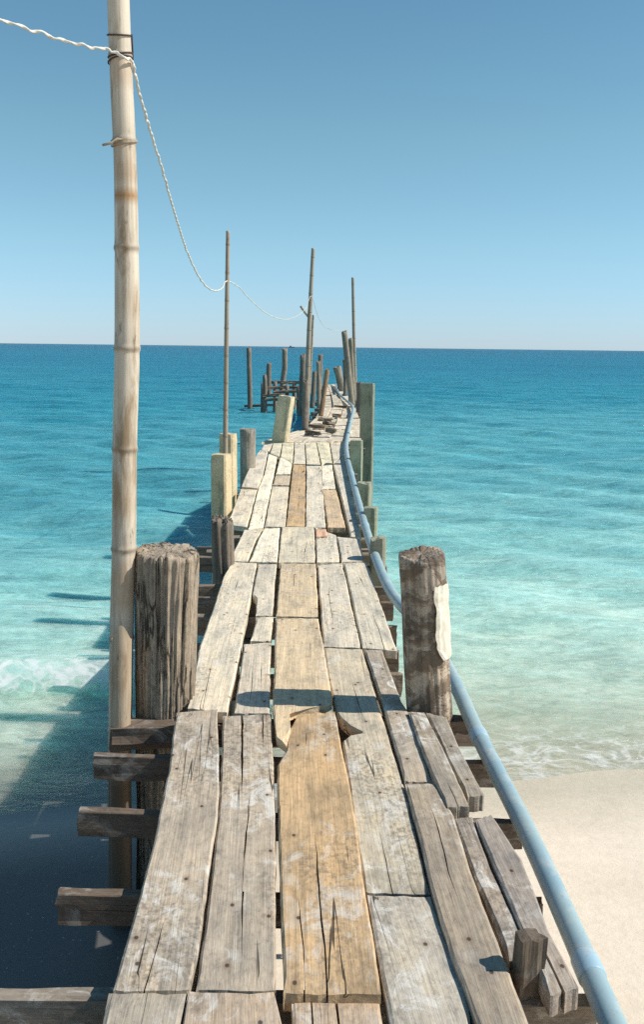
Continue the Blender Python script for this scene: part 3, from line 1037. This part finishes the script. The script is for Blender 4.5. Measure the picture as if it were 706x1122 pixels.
post((183, 603), 4.22, 70, (180, 795), .76, color=(0.42, 0.34, 0.255), stain=.1, groove=.12, lump=.06, seg=200, rows=120, freq=9.5, mat=M_OLD, tilt=(-.03, .05),
     cuts=((-1.75, .07, .16), (-1.25, .05, .13), (-.75, .06, .13), (-2.3, .05, .14), (-.2, .06, .1), (-2.75, .04, .1)),
     label='thick furrowed grey wooden post with flat top beside the tall bamboo pole')
rp = post((462, 606), 4.14, 51, (471, 780), 1.04, color=(0.30, 0.245, 0.19), stain=.3, mat=M_PEEL, groove=.06, lump=.07, seg=96, rows=80, freq=3.2, tilt=(.02, .1),
          cuts=((-1.9, .05, .10), (-1.1, .04, .07)), label='thick dark wooden post with peeling pale patch on the right of the deck')
# pale torn sheet clinging to its right side
A, B = D(484, 640, 4.12), D(487, 712, 4.12)
vs, fs = [], []
nu, nv = 14, 9
for i in range(nu + 1):
    t = i / nu
    c = A.lerp(B, t)
    wd = .078 * (1.0 + .16 * nz(t * 5, 3.3) - .25 * max(0, t - .85) / .15)
    for j in range(nv + 1):
        u = j / nv
        ang = -1.25 + 1.5 * u
        rad = .109 + .006 * nz(t * 5, u * 4) + (.008 if u < .15 else 0)
        ctr = D(462 + 9 * ((636 + 80 * t) - 606) / 174, 636 + 80 * t, 4.14)
        a = ang * (wd / .085) - .10
        vs.append((ctr.x + rad * math.cos(a), ctr.y + rad * math.sin(a), ctr.z + .02 * nz(u * 4, t * 3, 1)))
nfront = len(vs)
for i in range(nu):
    for j in range(nv):
        a = i * (nv + 1) + j
        fs.append((a, a + nv + 1, a + nv + 2, a + 1))
patch = mesh_obj('torn_bark', vs, fs, M_BARK, Matrix.Identity(4), None)
sol = patch.modifiers.new('thickness', 'SOLIDIFY')
sol.thickness = .005
sol.offset = 0
bpy.context.view_layer.update()
patch.parent = rp
patch.matrix_parent_inverse = rp.matrix_world.inverted()

post((243, 569), 6.95, 24, (245, 610), 1.0, color=(0.22, 0.18, 0.14), groove=.18, lump=.10, seg=48, tilt=(-.1, .2), topcut=.04, cuts=((-1.6, .12, .35), (-.7, .1, .25)),
     label='short split dark stump just behind the thick furrowed post')
post((271.5, 470), 12.6, 17.5, None, 1.0, color=(0.33, 0.29, 0.235), seg=32, label='short round grey post behind the pair of concrete posts')


def cpost(top_px, Y, w, d, yaw, color, label, lean=None, group=None, chip=.02):
    t = D(*top_px, Y)
    zb = grounded(t)
    b = Vector((t.x, t.y, zb))
    if lean:
        f = D(*lean, Y)
        dd = f - t
        b = t + dd * ((zb - t.z) / dd.z)
    return concrete_post(b, t, w, d, yaw, color, label, group, chip)


OCH = (0.60, 0.475, 0.295)
GRN = (0.30, 0.28, 0.195)
cpost((242.5, 497), 9.4, .165, .165, R(-20), OCH, 'yellowish concrete post nearest on the left, in front of its twin')
cpost((249.8, 474.5), 10.8, .165, .165, R(-16), OCH, 'yellowish concrete post just behind another and beside a thin pole')
cpost((314.5, 433.5), 16.3, .25, .20, R(-16), (0.64, 0.54, 0.35), 'leaning pale concrete slab post at the left deck corner', lean=(307.5, 481))
cpost((403.3, 419.5), 17.2, .24, .16, R(-10), GRN, 'tall grey green concrete post on the right edge with sunlit side', chip=.01)
cpost((391, 482), 13.2, .175, .17, R(-5), (0.36, 0.36, 0.25), 'short concrete post in front of the tall grey green one')
cpost((399.3, 528), 10.6, .15, .17, R(-9), (0.32, 0.31, 0.22), 'broken topped short post third from the thick post on the right', chip=.05)
cpost((406.7, 555), 8.8, .125, .15, R(-9), (0.30, 0.31, 0.22), 'stubby square post second from the thick post on the right', chip=.02)
cpost((415, 588), 7.2, .115, .15, R(-9), (0.27, 0.26, 0.19), 'stubby dark square post just behind the thick post on the right', chip=.03)


# ------------------------------------------------------------------ bamboo poles
def bamboo(axis_pts_, radii, nodes, label, color=(0.50, 0.43, 0.33), seg=28, group=None, bands=(), split_top=False, cat='pole', name='bamboo_pole'):
    """axis_pts_: world points from foot to top; nodes: heights (world z) of the joints"""
    org = axis_pts_[0]
    path = catmull(axis_pts_, 24)
    zs = [p.z for p in axis_pts_]
    # resample so that the rows gather at the joints
    L = [0.0]
    for a, b in zip(path, path[1:]):
        L.append(L[-1] + (b - a).length)
    zpath = [p.z for p in path]
    rows_z = set(np.linspace(zpath[0], zpath[-1], 120))
    for nzv in nodes:
        for o in (-.03, -.018, -.010, -.005, 0, .004, .009, .016, .03):
            if zpath[0] < nzv + o < zpath[-1]:
                rows_z.add(nzv + o)
    rows_z = sorted(rows_z)
    px = np.interp(rows_z, zpath, [p.x for p in path])
    py = np.interp(rows_z, zpath, [p.y for p in path])
    rz = np.interp(rows_z, zs, radii)
    vs, fs, nd_, bd_ = [], [], [], []
    for i, z in enumerate(rows_z):
        near = min([abs(z - q) for q in nodes] or [9])
        sgn = min(nodes, key=lambda q: abs(z - q)) - z if nodes else 9
        r = rz[i] * (1 + .085 * math.exp(-(near / .012) ** 2) - (.03 * math.exp(-((sgn - .02) / .012) ** 2)))
        r *= 1 + .012 * nz(z * 2.3, 1.7)
        for j in range(seg):
            a = 2 * math.pi * j / seg
            rr = r * (1 + .012 * nz(math.cos(a) * 2, math.sin(a) * 2, z * 1.1))
            zz = z
            if split_top and i >= len(rows_z) - 4:
                zz += .10 * max(0, math.cos(a - 4.9)) ** 3 * (i - len(rows_z) + 4) / 4
            vs.append((px[i] + rr * math.cos(a) - org.x, py[i] + rr * math.sin(a) - org.y, zz - org.z))
            nd_.append(math.exp(-(sgn / .011) ** 2) * .9 + .35 * math.exp(-((sgn + .03) / .035) ** 2))
            bd_.append(max([math.exp(-((z - b0) / bw) ** 4) * st for b0, bw, st in bands] or [0]))
    n = len(rows_z)
    for i in range(n - 1):
        for j in range(seg):
            a, b = i * seg + j, i * seg + (j + 1) % seg
            fs.append((a, b, b + seg, a + seg))
    fs.append(tuple(reversed(range(seg))))
    st = (n - 1) * seg
    if not split_top:
        fs.append(tuple(range(st, st + seg)))
    o = mesh_obj(name, vs, fs, M_BAMBOO, Matrix.Translation(org), None, True, (*color, 1))
    fs_ = [min(1.0, max(0.0, (-.10 - (v[2] + org.z)) / .25)) for v in vs]
    for k, v in (('node', nd_), ('band', bd_), ('foot_shade', fs_)):
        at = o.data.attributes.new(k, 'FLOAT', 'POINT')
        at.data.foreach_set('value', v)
    return tag(o, label, cat, group)


BY = 4.16
axis_px = [(130.5, 1000), (131, 860), (131.5, 790), (133, 690), (135.5, 600), (136.5, 490), (139, 380), (138.5, 272), (137, 180), (132.5, 80), (129.5, 0), (127, -120)]
rad_px = [12.5, 12.5, 12.5, 12.8, 13.2, 13.4, 13.8, 13.0, 12.4, 12.3, 12.2, 11.8]
ap = [D(x, y, BY) for x, y in axis_px]
ap[0].z = min(ap[0].z, grounded(ap[0]))
sc_ = (BY * math.cos(PITCH)) / F


def scale_at(y):      # metres per photo pixel at that height of the pole
    a = math.atan((y - PH / 2) / F)
    return BY / math.cos(PITCH + a) * math.cos(a) / F


rads = [r * scale_at(y) for r, (x, y) in zip(rad_px, axis_px)]
node_z = [D(137, y, BY).z for y in (62, 155, 272, 382, 492, 601, 700, 800, 900, -60)]
bands = [(D(137, 213, BY).z, .022, 1.0), (D(137, 190, BY).z, .05, .45), (D(137, 168, BY).z, .04, .25), (D(137, 82, BY).z, .05, .35), (D(135, 640, BY).z, .12, .5), (-.75, .62, .5), (D(135, 330, BY).z, .07, .2), (D(135, 540, BY).z, .1, .3)]  # low wide band: brown foot with its shade painted in
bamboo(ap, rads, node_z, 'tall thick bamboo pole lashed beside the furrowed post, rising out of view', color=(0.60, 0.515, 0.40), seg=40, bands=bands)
# spliced piece in front of its lower end
BY2 = 4.055
sp_px = [(131.5, 1000), (131.5, 830), (132, 760), (133, 700)]
spts = [D(x, y, BY2) for x, y in sp_px]
spts[0].z = min(spts[0].z, grounded(spts[0]))
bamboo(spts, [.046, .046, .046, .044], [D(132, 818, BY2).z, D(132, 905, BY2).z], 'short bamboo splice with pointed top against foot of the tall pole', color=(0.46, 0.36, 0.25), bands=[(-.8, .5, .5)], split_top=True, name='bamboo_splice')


def thin_pole(px_pts, Y, w0, w1, label, color=(0.30, 0.25, 0.19), name='thin_pole', Yb=None):
    pts = [D(x, y, Y) for x, y in px_pts]
    k = Y * 1.0 / F
    n = len(pts)
    rad = [w0 / 2 * k + (w1 - w0) / 2 * k * i / (n - 1) for i in range(n)]
    L = pts[-1].z - pts[0].z
    nodes = [pts[0].z + L * q for q in np.linspace(.12, .95, 9)]
    return bamboo(pts, rad, nodes, label, color=color, seg=14, name=name)


thin_pole([(246.5, 540), (246.8, 495), (248, 380), (249.8, 253)], 10.15, 6.4, 4.2, 'slender upright pole between the two yellowish concrete posts, tallest of the thin poles', color=(0.34, 0.27, 0.20))
thin_pole([(335.5, 462), (337, 416), (339.5, 347), (343.3, 272)], 21.5, 6.5, 3.8, 'slender leaning pole with side twig near the middle of the walkway', color=(0.36, 0.30, 0.23))
thin_pole([(339, 432), (341, 392), (343.4, 345)], 22.4, 3.4, 2.2, 'shorter thin stick leaning against the pole with a side twig', color=(0.36, 0.29, 0.21), name='thin_stick')
thin_pole([(391, 446), (389.6, 425), (388, 365), (386.8, 304)], 30, 4.6, 3.0, 'slender upright pole among the leaning posts on the right, far out', color=(0.34, 0.28, 0.21))
# side twig
tw = tube('side_twig', [D(338.8, 348, 21.5), D(334, 342, 21.45), D(329.5, 335.5, 21.4)], .025, M_TWINE, 8)
tag(tw, 'short twig sticking out from the slender leaning pole', 'twig')

# ------------------------------------------------------------------ far posts and the ruined landing
GP = 'old posts standing at the far end of the pier'
DK = (0.23, 0.19, 0.15)
MD = (0.31, 0.255, 0.19)


def fpost(top, foot, Y, w, label, color=DK, ratio=1.1):
    t, f = D(*top, Y), D(*foot, Y)
    d = f - t
    zb = min(grounded(Vector((f.x, Y, 0)), .1), f.z) if f.z < -.6 else f.z
    p0 = t + d * ((zb - t.z) / d.z)
    r = w / 2 / F * Y
    o = log(p0, t, r * ratio, r, color=color, seg=18, rows=22, groove=.14, lump=.12, bend=r * br.uniform(-.5, .5), topcut=.05, tilt=(.1, .1))
    return tag(o, label, 'post', GP)


fpost((272.8, 381), (273, 446), 45, 5.2, 'solitary dark post farthest left, standing in open water')
fpost((295, 398), (294.6, 432), 43.5, 5.2, 'short dark post on the left landing, behind the stub at its corner')
fpost((312, 382), (308.3, 432), 44.5, 5.6, 'pale leaning post on the back of the ruined landing', MD)
fpost((290.3, 411), (290, 441), 42, 4.6, 'stub at the near left corner of the ruined landing')
fpost((332.5, 388.5), (331.5, 438), 41, 7.0, 'stout post on the right end of the ruined landing')
fpost((335, 417), (334.5, 471), 18.6, 6.8, 'knotty dark post at the foot of the slender leaning pole', DK)
fpost((345, 407), (342, 447), 29, 5.0, 'crooked post right of the slender leaning pole')
fpost((349, 396), (349.5, 450), 27, 4.6, 'straight post left of the reddish leaning one', MD)
fpost((351.3, 388.5), (350, 430), 38, 5.0, 'post whose top shows above the straight one left of the reddish leaner')
fpost((359, 405), (351.5, 456), 22.5, 5.0, 'reddish brown post leaning right over the walkway', (0.36, 0.22, 0.13))
fpost((369.5, 402), (375.5, 436), 35, 8.0, 'stout post leaning left beside the far end of the pipe', MD)
fpost((377.5, 394), (378, 434), 33, 3.8, 'narrow post close to the stout leaning one', DK)
fpost((377.5, 363), (386, 445), 27.5, 6.2, 'tallest thick post leaning left on the right side', MD)
fpost((384.3, 371), (388, 440), 29, 5.0, 'thick post upright behind the tallest leaning post', MD)
fpost((394, 419.5), (393.5, 452), 19.5, 6.4, 'dark post close against the tall grey green concrete post', (0.2, 0.165, 0.13))

landing = bpy.data.objects.new('ruined_landing', None)
landing.location = D(308, 430, 43)
COL.objects.link(landing)
bpy.context.view_layer.update()
tag(landing, 'ruined timber landing frame left of the pier end', 'landing')


def lbeam(a, b, Ya, Yb, wpx, h=None):
    w = wpx / F * 43
    beam(D(*a, Ya), D(*b, Yb), .16, w, color=(0.24, 0.19, 0.14), parent=landing, rough=.02)


lbeam((268, 445), (330, 442), 45.2, 44.5, 2.6)
lbeam((288, 434), (310, 432.5), 41.8, 41.8, 3.0)
lbeam((296, 419), (333, 419), 44, 44, 3.2)
lbeam((292, 425), (334, 424), 42.5, 42.5, 2.6)
lbeam((300, 430), (333, 428), 42.2, 42.2, 3.0)
lbeam((290, 438), (334, 437), 42, 42, 2.6)
lbeam((292, 421), (290, 434), 44, 41.9, 2.4)
for k, (x, y0, y1, Y) in enumerate(((301, 418, 446, 43), (314, 422, 444, 42.3), (322, 419, 445, 44), (327, 424, 445, 42.2), (287.5, 420, 446, 42.4))):
    a, b = D(x, y1, Y), D(x + .6, y0, Y)
    a.z = grounded(a, .1)
    log(a, b, .10, .09, color=DK, seg=12, rows=12, name='pile', parent=landing)

# loose debris lying on the far boards
SG = 'loose wood scraps on the far boards'
for k, (x, y, w, l) in enumerate(((346, 468, .34, .20), (357, 461, .22, .10), (361, 465, .20, .08), (374, 446.5, .26, .14), (369, 456, .14, .07), (362, 473, .15, .06), (343, 475.5, .22, .07))):
    p = P(x, y, .04)
    a = br.uniform(-.5, .5)
    d = Vector((math.cos(a), math.sin(a), 0)) * w / 1.6
    o = beam(p - d + Vector((0, 0, .03)), p + d + Vector((0, 0, .01)), l, .06, color=(0.25, 0.19, 0.13), stain=.3, name='wood_scrap', rough=.03)
    tag(o, 'small dark wood scrap lying across the bleached far boards', 'wood scrap', SG)

# ------------------------------------------------------------------ the pipe
pipe_px = [(760, 1330, -.03), (716, 1222, -.03), (672, 1122, -.03), (640, 1049, -.03), (606, 972, -.03), (575, 905, -.03), (546, 848, -.03), (522, 800, -.02), (503, 757, -.02),
           (482, 716, -.01), (458, 683, 0.0), (437, 660, .02), (424, 640, .035), (412, 611, .04), (402, 582, .045), (393, 550, .05), (385.5, 521, .05), (380.6, 500, .05), (380, 485, .05),
           (384, 464, .06), (387, 447, .06), (380.5, 439.5, .06), (371.5, 431, .08), (368, 421, .10)]
ppts = [P(x, y, z) for x, y, z in pipe_px]
pd = (ppts[0] - ppts[1]).normalized()
ppts = [ppts[0] + pd * 1.5] + ppts
path = catmull(ppts, 12)
pipe = bpy.data.objects.new('water_pipe', None)
pipe.location = ppts[3]
COL.objects.link(pipe)
bpy.context.view_layer.update()
tag(pipe, 'pale blue plastic water pipe snaking along the right edge of the walkway', 'pipe')
cl = [0]
for a, b in zip(path, path[1:]):
    cl.append(cl[-1] + (b - a).length)
PIPE_C = (0.285, 0.385, 0.405, 1)
tube('pipe_run', path, .0345, M_PIPE, 20, pipe, PIPE_C)


def coupling(px, py, half=.045, r=.0385):
    q = min(range(len(path)), key=lambda i: (path[i] - P(px, py, 0)).length)
    c = path[q]
    d = (path[min(q + 1, len(path) - 1)] - path[q - 1]).normalized()
    pts = [c + d * t for t in (-half, -half * .85, half * .85, half)]
    tube('coupling', pts, lambda t: r if .1 < t < .9 else r * .94, M_PIPE, 20, pipe, (0.33, 0.46, 0.52, 1))


for a in ((524, 803), (402, 582), (386, 524), (640, 1049), (383, 468)):
    coupling(*a)

# ------------------------------------------------------------------ cable and ties
pole_r = D(146, 68, BY)
A0 = D(146, 70, BY - .02)
B0 = D(249, 308, 10.1)
C0 = D(341.5, 325, 21.4)
pt = [D(-160, -12, 3.3), D(-60, 9, 3.62), D(0, 22, 3.78), D(50, 38, 3.92), D(90, 50, 4.0), D(120, 55, BY - .085), D(136, 63, BY - .075), D(145, 68, BY - .02)]
fall = [(148, 82), (154, 108), (160, 128), (167, 152), (176, 180), (185, 212), (195, 246), (205, 276), (214, 296), (224, 312), (235, 318.5), (243, 316)]
pt += [on_plane(x, y, A0, B0) for x, y in fall] + [B0]
pt += [on_plane(x, y, B0, C0) for x, y in ((262, 315), (275, 329), (290, 342), (302, 348), (314, 350), (326, 346), (335, 338))] + [C0]
E0 = D(374, 363, 27.4)
pt += [on_plane(x, y, C0, E0) for x, y in ((350, 350), (360, 360))] + [E0]
cp = catmull(pt, 40)
jr = random.Random(9)
cp = [p + Vector((.006 * nz(i * .11, 1), .006 * nz(i * .11, 5), .009 * nz(i * .09, 9))) for i, p in enumerate(cp)]
cable = tube('twisted_cable', cp, .0068, M_CABLE, 10, None, lobes=2, twist=55, depth=.42)
tag(cable, 'white twisted cable slung from pole to pole beside the walkway', 'cable')

# wire binding round the tall pole near the cable
def binding(ys_px, r_off, rad, mat, label, name, cat, tails=()):
    pts = []
    n = 22
    for q, yp in enumerate(ys_px):
        c = D(np.interp(yp, [0, 80, 180, 272], [129.5, 132.5, 137, 138.5]), yp, BY)
        r = np.interp(yp, [0, 180, 272], [rads[10], rads[8], rads[7]]) + r_off
        for k in range(n):
            a = 2 * math.pi * k / n + .3
            pts.append(Vector((c.x + r * math.cos(a), c.y + r * math.sin(a), c.z + .012 * math.sin(a + q) - .004 * k / n)))
    for t in tails:
        pts.append(t)
    o = tube(name, pts, rad, mat, 7)
    return tag(o, label, cat)


binding((38, 60, 66), .004, .0035, M_WIRE, 'thin dark wire wound round the tall bamboo pole by the cable', 'binding_wire', 'wire')
binding((154, 157), .004, .005, M_TWINE, 'frayed brown string knotted round the tall bamboo pole', 'twine_knot', 'string',
        (D(128, 152, BY - .07), D(121, 157, BY - .08), D(112, 159, BY - .09)))

# ------------------------------------------------------------------ a ship on the horizon
SD = 2500.0
sp = D(320, 378.6, SD)
sp.z = WATER
ship = bpy.data.objects.new('distant_ship', None)
ship.location = sp
COL.objects.link(ship)
bpy.context.view_layer.update()
tag(ship, 'tiny ship silhouette on the horizon', 'ship')
hv = [(-9, -2, 0), (8, -2, 0), (11, 0, 2.6), (8, 2, 0), (-9, 2, 0), (-9.5, -2.2, 2.2), (8, -2.3, 2.4), (8, 2.3, 2.4), (-9.5, 2.2, 2.2)]
mesh_obj('hull', hv, [(0, 1, 6, 5), (1, 2, 6), (1, 3, 2), (3, 7, 2), (3, 4, 8, 7), (4, 0, 5, 8), (5, 6, 7, 8), (6, 2, 7), (0, 4, 3, 1)], M_SHIP, Matrix.Translation(sp), ship)
cv = [(x, y, z) for z in (2.25, 5) for x, y in ((-6, -1.5), (-1, -1.5), (-1, 1.5), (-6, 1.5))]
mesh_obj('cabin', cv, [(0, 1, 5, 4), (1, 2, 6, 5), (2, 3, 7, 6), (3, 0, 4, 7), (4, 5, 6, 7)], M_SHIP, Matrix.Translation(sp), ship)

# ------------------------------------------------------------------ light
EL, BEH = R(43), R(3)
sun_dir = Vector((math.cos(EL) * math.cos(BEH), -math.cos(EL) * math.sin(BEH), math.sin(EL)))   # towards the sun
ld = bpy.data.lights.new('sun', 'SUN')
ld.energy = 4.2
ld.angle = R(0.5)
ld.color = (1.0, 0.955, 0.88)
lo = bpy.data.objects.new('sun', ld)
lo.rotation_euler = (-sun_dir).to_track_quat('-Z', 'Y').to_euler()
lo.location = (10, 0, 20)
COL.objects.link(lo)

w = bpy.data.worlds.new('World')
sc.world = w
w.use_nodes = True
nt = w.node_tree
nt.nodes.clear()
sky = nt.nodes.new('ShaderNodeTexSky')
sky.sky_type = 'NISHITA'
sky.sun_disc = False
sky.sun_elevation = EL
sky.sun_rotation = math.pi / 2 + BEH
sky.air_density = 1.0
sky.dust_density = 0.0
sky.ozone_density = 1.2
bg = nt.nodes.new('ShaderNodeBackground')
bg.inputs['Strength'].default_value = 0.085
elev = nd(nt, 'SeparateXYZ', Vector=nd(nt, 'TexCoord').outputs['Generated']).outputs[2]
air = ramp(nt, elev, [(0.0, (0.54, 0.78, 1.36)), (0.04, (0.63, 0.87, 1.26)), (0.10, (0.74, 0.99, 1.13)), (0.20, (0.79, 1.06, 1.01)), (0.45, (0.65, 1.01, 1.02)), (1.0, (0.62, 0.95, 1.0))])
tint = mixc(nt, 1.0, sky.outputs[0], air, 'MULTIPLY')
nt.links.new(tint, bg.inputs[0])
wo = nt.nodes.new('ShaderNodeOutputWorld')
nt.links.new(bg.outputs[0], wo.inputs[0])

vs_ = sc.view_settings
vs_.view_transform = 'Standard'
vs_.look = 'None'
vs_.gamma = 1
vs_.use_curve_mapping = False
vs_.exposure = 0.4
sc.cycles.max_bounces = 8
sc.cycles.transparent_max_bounces = 12
sc.cycles.use_denoising = False
